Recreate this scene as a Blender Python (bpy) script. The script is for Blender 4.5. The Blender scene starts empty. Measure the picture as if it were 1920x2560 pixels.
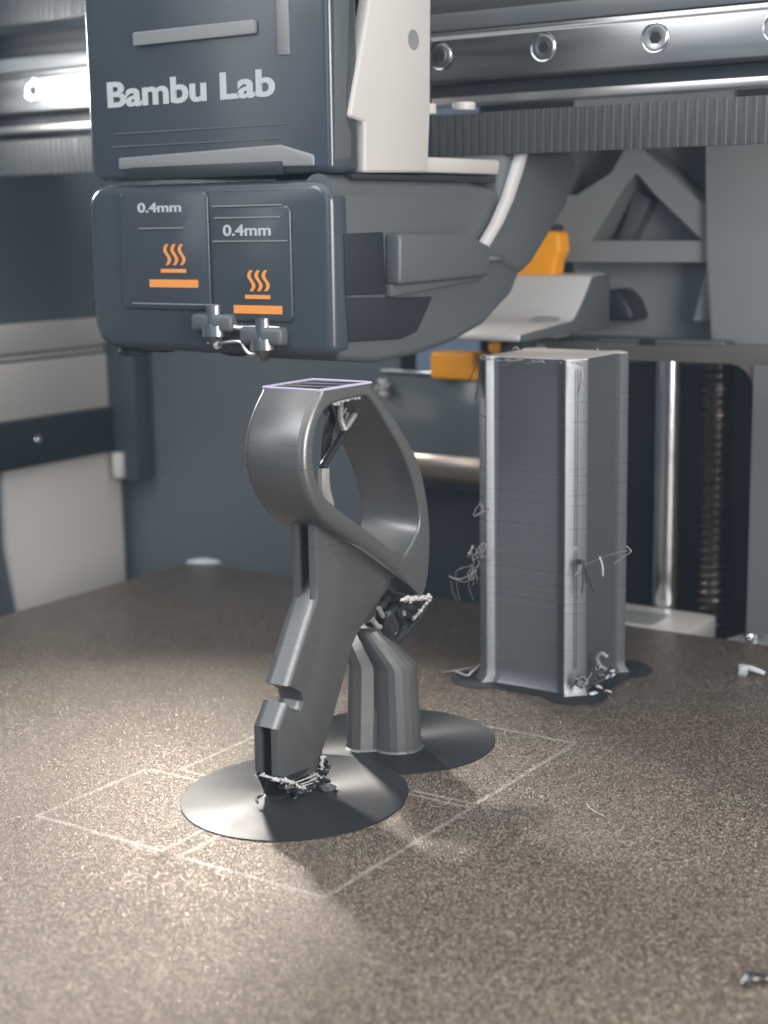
import bpy, bmesh, math, random
from mathutils import Vector, Matrix, noise
from mathutils.geometry import tessellate_polygon
random.seed(7)
S = 0.001                      # everything below is written in millimetres, the scene is in metres
sc = bpy.context.scene
COL = sc.collection
R = math.radians

# ------------------------------------------------------------------ camera
F_PX, PIT, YAW, ROLL, CAM_H = 3886.4, R(10.589), R(34.338), R(-.927), 95.0
fw = Vector((-math.sin(YAW)*math.cos(PIT), math.cos(YAW)*math.cos(PIT), -math.sin(PIT)))
_r0 = Vector((math.cos(YAW), math.sin(YAW), 0)); _u0 = _r0.cross(fw)
rt = _r0*math.cos(ROLL)+_u0*math.sin(ROLL); up = _u0*math.cos(ROLL)-_r0*math.sin(ROLL)
cam_d = bpy.data.cameras.new('camera'); cam = bpy.data.objects.new('camera', cam_d); COL.objects.link(cam)
cam.matrix_world = Matrix(((rt.x, up.x, -fw.x, 0), (rt.y, up.y, -fw.y, 0), (rt.z, up.z, -fw.z, CAM_H*S), (0, 0, 0, 1)))
cam_d.sensor_fit = 'VERTICAL'; cam_d.sensor_height = 36; cam_d.sensor_width = 27
cam_d.lens = F_PX/2560*36
cam_d.clip_start = .01; cam_d.clip_end = 20
cam_d.dof.use_dof = True; cam_d.dof.focus_distance = .268; cam_d.dof.aperture_fstop = 23
sc.camera = cam
def at(px, py, x=None, y=None, z=None):
    """where the sight line through a photo pixel (1920x2560) meets a plane of the printer, in mm"""
    d = fw*F_PX + rt*(px-960) - up*(py-1280)
    t = (z-CAM_H)/d.z if z is not None else (y/d.y if y is not None else x/d.x)
    return Vector((d.x*t, d.y*t, CAM_H+d.z*t))

# ------------------------------------------------------------------ world, lamps, exposure
w = bpy.data.worlds.new('World'); sc.world = w; w.use_nodes = True
w.node_tree.nodes['Background'].inputs[0].default_value = (.36, .48, .66, 1)
w.node_tree.nodes['Background'].inputs[1].default_value = .28
sc.view_settings.view_transform = 'Standard'; sc.view_settings.look = 'None'
sc.view_settings.exposure = 0; sc.view_settings.gamma = 1
sc.cycles.use_denoising = True
sc.cycles.max_bounces = 8
def lamp(name, loc, to, sx, sy, watt, col):
    d = bpy.data.lights.new(name, 'AREA'); d.shape = 'RECTANGLE'; d.size = sx*S; d.size_y = sy*S
    d.energy = watt; d.color = col
    o = bpy.data.objects.new(name, d); COL.objects.link(o)
    o.location = Vector(loc)*S
    o.rotation_euler = (Vector(to)-Vector(loc)).to_track_quat('-Z', 'Y').to_euler()
    return o
lamp('side_led', (-333, 257, 137), (-250, 250, 125), 26, 24, .13, (1, .97, .93))
lamp('corner_led', (-314, 346, 130), (-105, 90, 144), 18, 12, .64, (1, .93, .84)).data.spread = R(98)
lamp('top_light', (-150, 100, 340), (-150, 101, 0), 480, 480, 1.75, (1, .96, .91))
lamp('top_front_fill', (-330, -90, 300), (-156, 205, 45), 130, 130, .62, (1, .97, .94))  # added lamp for highlights on the print's front slopes
lamp('front_left_light', (-331, 12, 150), (-200, 250, 90), 36, 120, .06, (.95, .97, 1))
lamp('front_fill', (40, -520, 260), (-150, 250, 60), 320, 320, 1.1, (.62, .78, 1))  # added bluish fill in front of the printer, lights the toolhead
lamp('right_soft_light', (88, 145, 100), (-150, 235, 40), 120, 160, 1.35, (1, .94, .88))  # added soft lamp out of view; lights right-hand faces and rib ends

# ------------------------------------------------------------------ materials
def mat(name, col, rough=.5, metal=0., spec=.5, coat=0., bump=None, vary=None, aniso=0):
    m = bpy.data.materials.new(name); m.use_nodes = True
    nt = m.node_tree; b = nt.nodes['Principled BSDF']
    b.inputs['Base Color'].default_value = (*col, 1); b.inputs['Roughness'].default_value = rough
    b.inputs['Metallic'].default_value = metal; b.inputs['Specular IOR Level'].default_value = spec
    b.inputs['Coat Weight'].default_value = coat; b.inputs['Coat Roughness'].default_value = .2
    if aniso:                               # layer lines: highlights spread up and down
        b.inputs['Anisotropic'].default_value = aniso; b.inputs['Anisotropic Rotation'].default_value = .25
        tg_ = nt.nodes.new('ShaderNodeTangent'); tg_.direction_type = 'RADIAL'; tg_.axis = 'Z'
        nt.links.new(tg_.outputs[0], b.inputs['Tangent'])
    tc = nt.nodes.new('ShaderNodeTexCoord')
    def nz(scale, stretch=(1, 1, 1), detail=3):
        mp = nt.nodes.new('ShaderNodeMapping'); mp.inputs['Scale'].default_value = stretch
        nt.links.new(tc.outputs['Object'], mp.inputs[0])
        n = nt.nodes.new('ShaderNodeTexNoise'); n.inputs['Scale'].default_value = scale; n.inputs['Detail'].default_value = detail
        nt.links.new(mp.outputs[0], n.inputs['Vector']); return n
    if vary:                                # (scale, stretch, amount): uneven roughness and tone
        n = nz(vary[0], vary[1]); k = vary[2]
        mr = nt.nodes.new('ShaderNodeMapRange'); mr.inputs[1].default_value = .3; mr.inputs[2].default_value = .7
        mr.inputs[3].default_value = rough*(1-k); mr.inputs[4].default_value = min(1, rough*(1+k))
        nt.links.new(n.outputs[0], mr.inputs[0]); nt.links.new(mr.outputs[0], b.inputs['Roughness'])
        mx = nt.nodes.new('ShaderNodeMix'); mx.data_type = 'RGBA'
        mx.inputs[6].default_value = (*[c*(1-k*.35) for c in col], 1); mx.inputs[7].default_value = (*[min(1, c*(1+k*.35)) for c in col], 1)
        nt.links.new(n.outputs[0], mx.inputs[0]); nt.links.new(mx.outputs[2], b.inputs['Base Color'])
    if bump:                                # list of (scale, stretch, strength, distance mm)
        prev = None
        for sc_, st, stg, dist in bump:
            n = nz(sc_, st); bp = nt.nodes.new('ShaderNodeBump')
            bp.inputs['Strength'].default_value = stg; bp.inputs['Distance'].default_value = dist*S
            nt.links.new(n.outputs[0], bp.inputs['Height'])
            if prev: nt.links.new(prev.outputs[0], bp.inputs['Normal'])
            prev = bp
        nt.links.new(prev.outputs[0], b.inputs['Normal'])
    return m
LAY = [(1, (1.5, 1.5, 1900), .15, .05)]
M = dict(
    print=mat('printed_plastic', (.112, .117, .121), .31, metal=.40, spec=.8, aniso=.7, bump=LAY, vary=(1, (1.5, 1.5, 1500), .16)),
    printtower=mat('printed_plastic_tower', (.095, .105, .118), .31, metal=.40, spec=.8, aniso=.9, bump=LAY+[(1, (1100, 1100, 4), .05, .05)], vary=(1, (2, 2, 1500), .2)),
    brim=mat('brim_plastic', (.016, .019, .023), .42, spec=.2, aniso=.7, bump=[(500, (1, 1, 1), .04, .03)], vary=(60, (1, 1, 1), .25)),
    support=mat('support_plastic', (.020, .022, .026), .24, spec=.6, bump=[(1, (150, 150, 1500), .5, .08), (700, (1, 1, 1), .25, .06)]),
    crust=mat('stringy_plastic', (.42, .42, .42), .35, bump=[(1500, (1, 1, 1), .6, .1)], vary=(900, (1, 1, 1), .5)),
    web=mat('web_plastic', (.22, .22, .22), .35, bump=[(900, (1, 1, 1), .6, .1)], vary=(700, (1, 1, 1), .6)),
    black=mat('black_plastic', (.040, .052, .066), .26, spec=.5, coat=.15, bump=[(2500, (1, 1, 1), .08, .02)], vary=(45, (1, 1, 1), .2)),
    black2=mat('black_plastic_matt', (.016, .021, .028), .5, spec=.4, bump=[(2500, (1, 1, 1), .15, .03)], vary=(60, (1, 1, 1), .2)),
    dgray=mat('dark_gray_plastic', (.080, .092, .100), .42, bump=[(2200, (1, 1, 1), .15, .03)], vary=(40, (1, 1, 1), .2)),
    gray=mat('gray_plastic', (.19, .202, .208), .5, bump=[(2200, (1, 1, 1), .2, .03)], vary=(30, (1, 1, 1), .2)),
    wallg=mat('wall_gray', (.095, .114, .128), .36, bump=[(1800, (1, 1, 1), .12, .03)], vary=(14, (1, 1, 1), .25)),
    lgray=mat('light_gray_plastic', (.50, .50, .50), .42, bump=[(2000, (1, 1, 1), .1, .02)], vary=(60, (1, 1, 1), .12)),
    white=mat('white_panel', (.62, .585, .545), .55, vary=(9, (1, 1, 1), .12), bump=[(1600, (1, 1, 1), .1, .02)]),
    plate=mat('white_metal', (.45, .44, .425), .42, vary=(30, (1, 1, 1), .12), bump=[(1600, (1, 1, 1), .08, .02)]),
    steel=mat('brushed_steel', (.33, .345, .36), .34, metal=1, vary=(1, (30, 300, 300), .12), bump=[(1, (60, 900, 5000), .03, .02)]),
    chrome=mat('bright_steel', (.72, .73, .75), .2, metal=1, vary=(200, (1, 1, 1), .2)),
    alu=mat('aluminium', (.62, .62, .62), .36, metal=1, vary=(50, (1, 1, 1), .2)),
    beam=mat('dark_anodised', (.05, .055, .06), .38, metal=.4, vary=(1, (10, 200, 600), .2)),
    belt=mat('belt_rubber', (.030, .036, .040), .55, vary=(1, (700, 50, 50), .25)),
    brass=mat('bronze_thread', (.11, .088, .072), .36, metal=1, vary=(400, (1, 1, 1), .3)),
    orange=mat('orange_silicone', (.90, .36, .012), .42, spec=.4, vary=(150, (1, 1, 1), .12), bump=[(900, (1, 1, 1), .1, .03)]),
    ink=mat('white_ink', (.40, .43, .45), .5, vary=(500, (1, 1, 1), .15)),
    inko=mat('orange_ink', (.72, .27, .06), .5, vary=(500, (1, 1, 1), .15)),
    rim=mat('warm_rim', (.105, .098, .092), .4, vary=(60, (1, 1, 1), .2)),  # brown cast stands in for a warm reflection on the rim
    topsheen=mat('pale_sheen_top', (.36, .355, .35), .32, spec=.9, bump=[(1, (900, 60, 60), .06, .02)]),  # same filament; paler base stands in for sheen at grazing angles
    chute=mat('chute_plastic', (.085, .102, .112), .16, spec=1., bump=[(1800, (1, 1, 1), .05, .02)], vary=(30, (1, 1, 1), .2)),
    postg=mat('post_plastic', (.115, .123, .128), .45, bump=[(2200, (1, 1, 1), .15, .03)], vary=(30, (1, 1, 1), .2)),
    roll=mat('warm_highlight', (.34, .29, .245), .30, metal=.85, vary=(30, (1, 1, 1), .2)),
    web_lit=mat('violet_lit_edge', (.40, .38, .52), .3),  # bead plastic tinted violet for the LED light on its edges
    upr=mat('upright_plastic', (.040, .050, .062), .45, vary=(30, (1, 1, 1), .2)),
    dark=mat('dark_cavity', (.004, .007, .012), .7, vary=(30, (1, 1, 1), .1)),
)
def pei():
    m = bpy.data.materials.new('gold_textured_sheet'); m.use_nodes = True
    nt = m.node_tree; b = nt.nodes['Principled BSDF']; N = nt.nodes.new; L = nt.links.new
    tc = N('ShaderNodeTexCoord')
    def math_(op, a, b_=None, c=None):
        n = N('ShaderNodeMath'); n.operation = op
        for i, v in enumerate((a, b_, c)):
            if v is None: continue
            if isinstance(v, (int, float)): n.inputs[i].default_value = v
            else: L(v, n.inputs[i])
        return n.outputs[0]
    def nz(scale, detail=2, dist=0., rough=.5):
        n = N('ShaderNodeTexNoise'); n.inputs['Scale'].default_value = scale; n.inputs['Detail'].default_value = detail
        n.inputs['Distortion'].default_value = dist; n.inputs['Roughness'].default_value = rough
        L(tc.outputs['Object'], n.inputs['Vector']); return n.outputs[0]
    grain = nz(2300, 2, .4); fine = nz(4600, 2); broad = nz(22, 3); mid = nz(160, 3)
    # base colour: gold brown with darker pits between the grains
    vm = N('ShaderNodeVectorMath'); vm.operation = 'ADD'; L(tc.outputs['Object'], vm.inputs[0])
    wn = N('ShaderNodeTexNoise'); wn.inputs['Scale'].default_value = 2600; wn.inputs['Detail'].default_value = 1; L(tc.outputs['Object'], wn.inputs['Vector'])
    ws = N('ShaderNodeVectorMath'); ws.operation = 'SCALE'; ws.inputs['Scale'].default_value = .00042; L(wn.outputs['Color'], ws.inputs[0]); L(ws.outputs[0], vm.inputs[1])
    ve = N('ShaderNodeTexVoronoi'); ve.feature = 'DISTANCE_TO_EDGE'; ve.inputs['Scale'].default_value = 2850; L(vm.outputs[0], ve.inputs['Vector'])
    vc = N('ShaderNodeTexVoronoi'); vc.inputs['Scale'].default_value = 2850; L(vm.outputs[0], vc.inputs['Vector'])
    sc_ = N('ShaderNodeSeparateColor'); L(vc.outputs['Color'], sc_.inputs[0])
    cell = math_('MULTIPLY', math_('MINIMUM', math_('MULTIPLY', ve.outputs['Distance'], 3.6), 1.), math_('ADD', math_('MULTIPLY', sc_.outputs[0], .75), .40))
    cr = N('ShaderNodeValToRGB'); L(cell, cr.inputs[0])
    cr.color_ramp.elements[0].position = .04; cr.color_ramp.elements[0].color = (.026, .020, .016, 1)
    cr.color_ramp.elements[1].position = 1.; cr.color_ramp.elements[1].color = (.56, .47, .385, 1)
    e = cr.color_ramp.elements.new(.45); e.color = (.185, .150, .120, 1)
    # faint rubbed outlines of earlier prints (wear that stays on the sheet)
    sp = N('ShaderNodeSeparateXYZ'); L(tc.outputs['Object'], sp.inputs[0])
    wob = math_('MULTIPLY', math_('SUBTRACT', mid, .5), .0006)
    xx = math_('ADD', math_('ADD', sp.outputs[0], -.115), wob); yy = math_('ADD', math_('ADD', sp.outputs[1], .165), wob)
    tot = None
    H_ = [(167.2, -184.3, -156.8), (167.0, -153.1, -125.4), (193.5, -183.6, -160), (207.6, -138, -125.7), (209.4, -138, -125.7), (245.3, -178.8, -125.6), (196.2, -178, -166)]
    V_ = [(-184.1, 167, 193.5), (-156.8, 167, 196), (-153.1, 166.8, 200), (-125.5, 167, 207.6), (-125.7, 209.4, 245.3), (-178.7, 196, 245)]
    for i, (c, a0, a1) in enumerate(H_+V_):
        cc, ll = (yy, xx) if i < len(H_) else (xx, yy)
        d = math_('ABSOLUTE', math_('SUBTRACT', cc, c*S))
        k = math_('SUBTRACT', 1.0, math_('DIVIDE', d, .00062)); k = math_('MAXIMUM', k, 0)
        ins = math_('COMPARE', ll, (a0+a1)/2*S, (a1-a0)/2*S)
        v = math_('MULTIPLY', k, ins)
        tot = v if tot is None else math_('MAXIMUM', tot, v)
    wear = math_('MULTIPLY', math_('MINIMUM', math_('MULTIPLY', tot, 1.4), 1.), math_('MINIMUM', math_('MAXIMUM', math_('MULTIPLY', math_('ADD', math_('SUBTRACT', mid, .42), math_('MULTIPLY', math_('SUBTRACT', cell, .25), .9)), 1.7), .30), .85))
    mx = N('ShaderNodeMix'); mx.data_type = 'RGBA'; L(wear, mx.inputs[0]); L(cr.outputs[0], mx.inputs[6]); mx.inputs[7].default_value = (.56, .53, .49, 1)
    mb = N('ShaderNodeMix'); mb.data_type = 'RGBA'; mb.blend_type = 'MULTIPLY'; mb.inputs[0].default_value = .35
    cb = N('ShaderNodeValToRGB'); L(broad, cb.inputs[0]); cb.color_ramp.elements[0].position = .3; cb.color_ramp.elements[1].position = .7
    cb.color_ramp.elements[0].color = (.55, .53, .5, 1)
    L(mx.outputs[2], mb.inputs[6]); L(cb.outputs[0], mb.inputs[7]); L(mb.outputs[2], b.inputs['Base Color'])
    b.inputs['Metallic'].default_value = .5
    L(math_('ADD', math_('MULTIPLY', fine, .2), .2), b.inputs['Roughness'])
    b1 = N('ShaderNodeBump'); b1.inputs['Strength'].default_value = .3; b1.inputs['Distance'].default_value = .00022; L(grain, b1.inputs['Height'])
    b2 = N('ShaderNodeBump'); b2.inputs['Strength'].default_value = .30; b2.inputs['Distance'].default_value = .00010; L(fine, b2.inputs['Height'])
    L(b1.outputs[0], b2.inputs['Normal'])
    b3 = N('ShaderNodeBump'); b3.inputs['Strength'].default_value = .55; b3.inputs['Distance'].default_value = .00016; L(cell, b3.inputs['Height']); L(b2.outputs[0], b3.inputs['Normal'])
    tl = N('ShaderNodeVectorMath'); tl.operation = 'SUBTRACT'; L(vc.outputs['Color'], tl.inputs[0]); tl.inputs[1].default_value = (.5, .5, .5)
    tk = N('ShaderNodeVectorMath'); tk.operation = 'SCALE'; tk.inputs['Scale'].default_value = .12; L(tl.outputs[0], tk.inputs[0])
    ta = N('ShaderNodeVectorMath'); ta.operation = 'ADD'; L(b3.outputs[0], ta.inputs[0]); L(tk.outputs[0], ta.inputs[1])
    tn = N('ShaderNodeVectorMath'); tn.operation = 'NORMALIZE'; L(ta.outputs[0], tn.inputs[0]); L(tn.outputs[0], b.inputs['Normal'])
    return m
M['pei'] = pei()

# ------------------------------------------------------------------ mesh helpers
class MB:
    def __init__(s): s.v = []; s.f = []
    def add(s, vs, fs):
        o = len(s.v); s.v += [Vector(v) for v in vs]; s.f += [tuple(i+o for i in f) for f in fs]; return s
    def box(s, x0, x1, y0, y1, z0, z1):
        return s.add([(x, y, z) for z in (z0, z1) for y in (y0, y1) for x in (x0, x1)],
                     [(0, 2, 3, 1), (4, 5, 7, 6), (0, 1, 5, 4), (2, 6, 7, 3), (0, 4, 6, 2), (1, 3, 7, 5)])
    def prism(s, poly, axis, lo, hi, holes=()):
        def P(u, v, h): return (h, u, v) if axis == 'x' else ((u, h, v) if axis == 'y' else (u, v, h))
        loops = [list(poly)]+[list(h) for h in holes]
        flat = [p for l in loops for p in l]; n = len(flat)
        vs = [P(*p, lo) for p in flat]+[P(*p, hi) for p in flat]; fs = []
        if holes:
            tr = tessellate_polygon([[Vector((p[0], p[1], 0)) for p in l] for l in loops])
            for t in tr: fs += [tuple(t), tuple(i+n for i in reversed(t))]
        else:
            fs += [tuple(range(n)), tuple(range(2*n-1, n-1, -1))]
        o = 0
        for l in loops:
            k = len(l)
            for i in range(k):
                a, b = o+i, o+(i+1) % k; fs.append((a, b, b+n, a+n))
            o += k
        return s.add(vs, fs)
    def loft(s, secs, cap=True):
        n = len(secs[0]); vs = [p for q in secs for p in q]; fs = []
        for j in range(len(secs)-1):
            for i in range(n):
                a, b = j*n+i, j*n+(i+1) % n; fs.append((a, b, b+n, a+n))
        if cap: fs += [tuple(range(n-1, -1, -1)), tuple((len(secs)-1)*n+i for i in range(n))]
        return s.add(vs, fs)
    def tube(s, path, r, seg=7, smooth=0):
        P = [Vector(p) for p in path]
        if smooth: P = crom(P, smooth)
        n = len(P)
        rr = [r]*n if isinstance(r, (int, float)) else [r[0]+(r[-1]-r[0])*i/(n-1) if len(r) == 2 else r[min(len(r)-1, int(i*len(r)/n))] for i in range(n)]
        secs = []; ref = None
        for i in range(n):
            t = (P[min(i+1, n-1)]-P[max(i-1, 0)])
            t = t.normalized() if t.length > 1e-9 else Vector((0, 0, 1))
            if ref is None: ref = t.orthogonal().normalized()
            u = (ref-t*ref.dot(t)); u = u.normalized() if u.length > 1e-6 else t.orthogonal().normalized(); ref = u
            v = t.cross(u)
            secs.append([P[i]+(u*math.cos(a)+v*math.sin(a))*rr[i] for a in [2*math.pi*k/seg for k in range(seg)]])
        return s.loft(secs)
    def cyl(s, c, axis, r0, r1, h, seg=24):
        ax = Vector(axis).normalized(); u = ax.orthogonal().normalized(); v = ax.cross(u); c = Vector(c)
        return s.loft([[c+ax*d+(u*math.cos(a)+v*math.sin(a))*r for a in [2*math.pi*k/seg for k in range(seg)]] for r, d in ((r0, 0), (r1, h))])
    def lathe(s, c, axis, prof, seg=28):
        ax = Vector(axis).normalized(); u = ax.orthogonal().normalized(); v = ax.cross(u); c = Vector(c)
        return s.loft([[c+ax*d+(u*math.cos(a)+v*math.sin(a))*r for a in [2*math.pi*k/seg for k in range(seg)]] for r, d in prof])
    def blob(s, c, r, sq=(1, 1, 1), rot=None, rough=.3):
        bm = bmesh.new(); bmesh.ops.create_icosphere(bm, subdivisions=2, radius=1)
        sd = Vector((random.random()*50, random.random()*50, random.random()*50)); vs = []
        q = rot or Matrix.Rotation(random.random()*6, 3, Vector((random.random(), random.random(), random.random()+.1)))
        for v in bm.verts:
            d = 1+rough*noise.noise(v.co*1.6+sd); p = Vector([v.co[i]*sq[i] for i in range(3)])*d*r
            vs.append(Vector(c)+q @ p)
        fs = [tuple(v.index for v in f.verts) for f in bm.faces]; bm.free(); return s.add(vs, fs)
def crom(P, k):
    out = []; n = len(P)
    for i in range(n-1):
        a, b, c, d = P[max(i-1, 0)], P[i], P[i+1], P[min(i+2, n-1)]
        for j in range(k):
            t = j/k
            out.append(.5*((2*b)+(c-a)*t+(2*a-5*b+4*c-d)*t*t+(3*b-a-3*c+d)*t**3))
    return out+[P[-1]]
def rrect(x0, x1, y0, y1, r, n=6, corners=(1, 1, 1, 1)):
    out = []
    for k, (cx, cy) in enumerate(((x1, y0), (x1, y1), (x0, y1), (x0, y0))):
        rr = r*corners[k]
        sx = -1 if cx == x1 else 1; sy = 1 if cy == y0 else -1
        if rr <= 0: out.append((cx, cy)); continue
        for j in range(n+1):
            a = -math.pi/2+k*math.pi/2+j/n*math.pi/2
            out.append((cx+sx*rr+rr*math.cos(a), cy+sy*rr+rr*math.sin(a)))
    return out
BASE = {}
def obj(name, mb, m, parent=None, bevel=0, seg=2, ang=32, base=None, efilter=None):
    b0 = BASE.get(parent.name, Vector()) if parent else (Vector(base) if base else Vector())
    me = bpy.data.meshes.new(name)
    me.from_pydata([tuple((v-b0)*S) for v in mb.v], [], mb.f)
    bm = bmesh.new(); bm.from_mesh(me)
    bmesh.ops.remove_doubles(bm, verts=bm.verts, dist=1e-7)
    bmesh.ops.recalc_face_normals(bm, faces=bm.faces)
    if bevel:
        ed = [e for e in bm.edges if len(e.link_faces) == 2 and e.calc_face_angle(0) > R(28) and (efilter is None or efilter(e))]
        bmesh.ops.bevel(bm, geom=ed, offset=bevel*S, segments=seg, profile=.5, affect='EDGES', clamp_overlap=True)
    bm.to_mesh(me); bm.free()
    for p in me.polygons: p.use_smooth = True
    me.set_sharp_from_angle(angle=R(ang))
    me.materials.append(m if not isinstance(m, str) else M[m])
    o = bpy.data.objects.new(name, me); COL.objects.link(o)
    if parent: o.parent = parent; BASE[o.name] = b0
    elif base: o.location = b0*S; BASE[o.name] = b0
    return o
def thing(name, label, cat, loc, group=None):
    o = bpy.data.objects.new(name, None); COL.objects.link(o); o.empty_display_size = .005
    o.location = Vector(loc)*S; BASE[o.name] = Vector(loc); tag(o, label, cat, group); return o
def tag(o, label, cat, group=None):
    o['label'] = label; o['category'] = cat
    if group: o['group'] = group
    return o
def struct(name, mb, m, bevel=0):
    o = obj(name, mb, m, None, bevel); o['kind'] = 'structure'; return o
def text(name, s, m, parent, x0, x1, z0, z1, y, fat=0.):
    cu = bpy.data.curves.new('t', 'FONT'); cu.body = s; cu.extrude = .01; cu.offset = fat
    o = bpy.data.objects.new('t', cu); COL.objects.link(o)
    me = bpy.data.meshes.new_from_object(o.evaluated_get(bpy.context.evaluated_depsgraph_get()))
    bpy.data.objects.remove(o)
    xs = [v.co.x for v in me.vertices]; ys = [v.co.y for v in me.vertices]
    mb = MB(); kx = (x1-x0)/(max(xs)-min(xs)); kz = (z1-z0)/(max(ys)-min(ys))
    mb.add([(x0+(v.co.x-min(xs))*kx, y-.05-v.co.z*6, z0+(v.co.y-min(ys))*kz) for v in me.vertices], [tuple(p.vertices) for p in me.polygons])
    bpy.data.meshes.remove(me)
    return obj(name, mb, m, parent)

# ------------------------------------------------------------------ setting: chamber walls
struct('left_wall', MB().box(-345, -337, -20, 360, -120, 200), 'wallg')
struct('back_wall', MB().box(-345, -233, 350, 358, -120, 130), 'wallg')
struct('back_wall', MB().box(-232.9, 100, 392, 400, -120, 220), 'dark')
struct('back_wall', MB().box(-337, -233, 351, 358, 130.1, 200), 'black2')
struct('back_wall', MB().box(-232.9, -188, 350, 358, -120, 24), 'black2')
struct('right_wall', MB().box(95, 103, -20, 391, -120, 200), 'white')
struct('rear_bounce_panel', MB().box(-78, 95, 366, 372, 66, 200), 'white')  # unseen white panel added for the print's side faces to reflect
struct('chamber_floor', MB().box(-336.9, 94.9, -20, 391.9, -128, -120.1), 'black2')

t = thing('wall_panel', 'wide white panel low on the left wall under the black strip', 'wall panel', (-337, 322, -60))
low = [(299.2, 27), (346, 27), (346, -60), (309, -60), (302.4, -16), (298.8, 4.8)]
obj('panel', MB().prism(low, 'x', -337, -334.5), 'white', t, .4)
t = thing('wall_panel', 'white panel on the left wall above the black strip, with two thin grooves', 'wall panel', (-337, 260, 41))
for z0, z1 in ((41, 57.2), (57.9, 59.2), (59.8, 68)):
    obj('panel', MB().box(-337, -334.5 - (.6 if z1 == 59.2 else 0), 150, 346.4, z0, z1), 'white', t, .25)
t = thing('corner_bracket', 'black strip across the left wall ending in an upright bar by the back corner', 'bracket', (-337, 300, 27))
obj('strip', MB().box(-337, -332.5, 150, 344, 27.3, 40.8), 'black2', t, .5)
obj('upright', MB().box(-336.9, -323.5, 342, 349.5, 18.7, 62), 'upr', t, .6)
obj('screw', MB().lathe((-332.5, 310.3, 35), (1, 0, 0), [(1.3, 0), (1.3, .7), (.9, 1), (.5, 1), (.5, .5), (.01, .5)], 16), 'chrome', t)
obj('tab', MB().box(-332.4, -329, 340, 345.5, 19.5, 27.1), 'white', t, .3)

# ------------------------------------------------------------------ build plate
BZ = 0
t = thing('build_plate', 'large gold-brown textured build plate that everything stands on', 'build plate', (-115, 165, -12))
plate = rrect(-291, 60, -20, 327.2, 3, 5)
obj('sheet', MB().prism(plate, 'z', -.9, 0), 'pei', t, .12)
obj('heatbed', MB().prism(rrect(-289, 58, -18, 325, 3, 4), 'z', -9, -.95), 'black2', t, .4)
tag(obj('sheet_tab', MB().blob((-288.6, 330.2, -.2), 1, (5.2, 1.9, 1.2), Matrix.Rotation(.5, 3, 'Z'), .12), 'ink', None), 'small tab, painted bright as if lit, at the far left corner of the build plate', 'plastic chip')  # corner tab of the sheet, painted white where it catches light
obj_tab = bpy.data.objects['sheet_tab']; obj_tab.name = 'pale_bit'

# ------------------------------------------------------------------ the printed hook
t = thing('printed_hook', 'dark gray printed hook with a round loop on a slanting leg', 'printed part', (-156.4, 197, 0))
OUT = [(202.2, 68), (199.6, 65), (197.6, 61.5), (196.9, 58), (197.2, 54.8), (198.7, 51.2), (201.7, 47.4), (205.9, 44.3), (214.7, 39), (224.2, 32.9), (229.6, 29.0),
       (231.3, 27.9), (232.6, 28.8), (233.7, 31.8), (234.4, 36.8), (234.2, 42), (233, 47.4), (231, 52.3), (227.6, 57.2), (223.3, 62.4), (219.0, 66.3), (217.0, 68)]
INN = [(205.4, 65.7), (202.3, 64.3), (200.3, 61.3), (199.6, 57.7), (200.3, 53.9), (202.4, 50.8), (205.5, 48.5), (211.3, 44.9), (215.9, 42.0), (220.2, 39.2), (223.4, 36.9), (225.4, 36.2),
       (227.6, 37.4), (230.4, 40.0), (231.0, 43.2), (229.5, 48.5), (226.0, 54.6), (221.2, 60.2), (216.4, 65.2), (214.2, 66.0), (210, 66.0)]
def sm(pts, k, closed):
    P = [Vector((a, b, 0)) for a, b in pts]
    if closed:
        n = len(P); out = []
        for i in range(n):
            a, b, c, d = P[i-1], P[i], P[(i+1) % n], P[(i+2) % n]
            for j in range(k):
                q = j/k; out.append(.5*((2*b)+(c-a)*q+(2*a-5*b+4*c-d)*q*q+(3*b-a-3*c+d)*q**3))
        return [(p.x, p.y) for p in out]
    return [(p.x, p.y) for p in crom(P, k)]
o_s = sm(OUT, 5, False); o_s += [(217-14.8*i/8, 68) for i in range(1, 8)]
i_s = sm(INN, 4, True)
def normals(pts):
    n = len(pts); area = sum(pts[i][0]*pts[(i+1) % n][1]-pts[(i+1) % n][0]*pts[i][1] for i in range(n)); sg = 1 if area > 0 else -1; out = []
    for i in range(n):
        a, b = pts[i-1], pts[(i+1) % n]; d = Vector((b[1]-a[1], -(b[0]-a[0])))*sg; d.normalize(); out.append(d)
    return out
on, inn = normals(o_s), normals(i_s)
for i_, (y_, z_) in enumerate(o_s):
    if z_ > 67.6 and y_ < 205: on[i_] = Vector((-1, 0))
def fil(i):
    y, z = o_s[i]
    if z > 67.9: return 0.0 if 202.6 < y else 1.75
    f = 1.75
    k = max(0, min(1, (y-222)/9)); f = f*(1-k)+.45*k
    if y > 226 and z < 34: f = .35
    return f
XR, XL = -150.0, -163.0
def ring_secs(pts, nor, ff, sign):
    secs = []
    steps = [(k/6*math.pi/2) for k in range(7)]
    for side, st in ((XL, list(reversed(steps))), (XR, steps)):
        sd = 1 if side == XR else -1
        for a in st:
            q = []
            for (p, n, f) in zip(pts, nor, ff):
                off = f*(1-math.cos(a))*sign
                z = p[1]-n.y*off
                if sign > 0: z = min(z, 68)
                q.append((side-sd*(f-f*math.sin(a)), p[0]-n.x*off, z))
            secs.append(q)
    return secs
fo = [fil(i) for i in range(len(o_s))]; fi = [.5]*len(i_s)
so = ring_secs(o_s, on, fo, 1); si = ring_secs(i_s, inn, fi, -1)
lp = MB().loft(so, False).loft(si, False)
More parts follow.
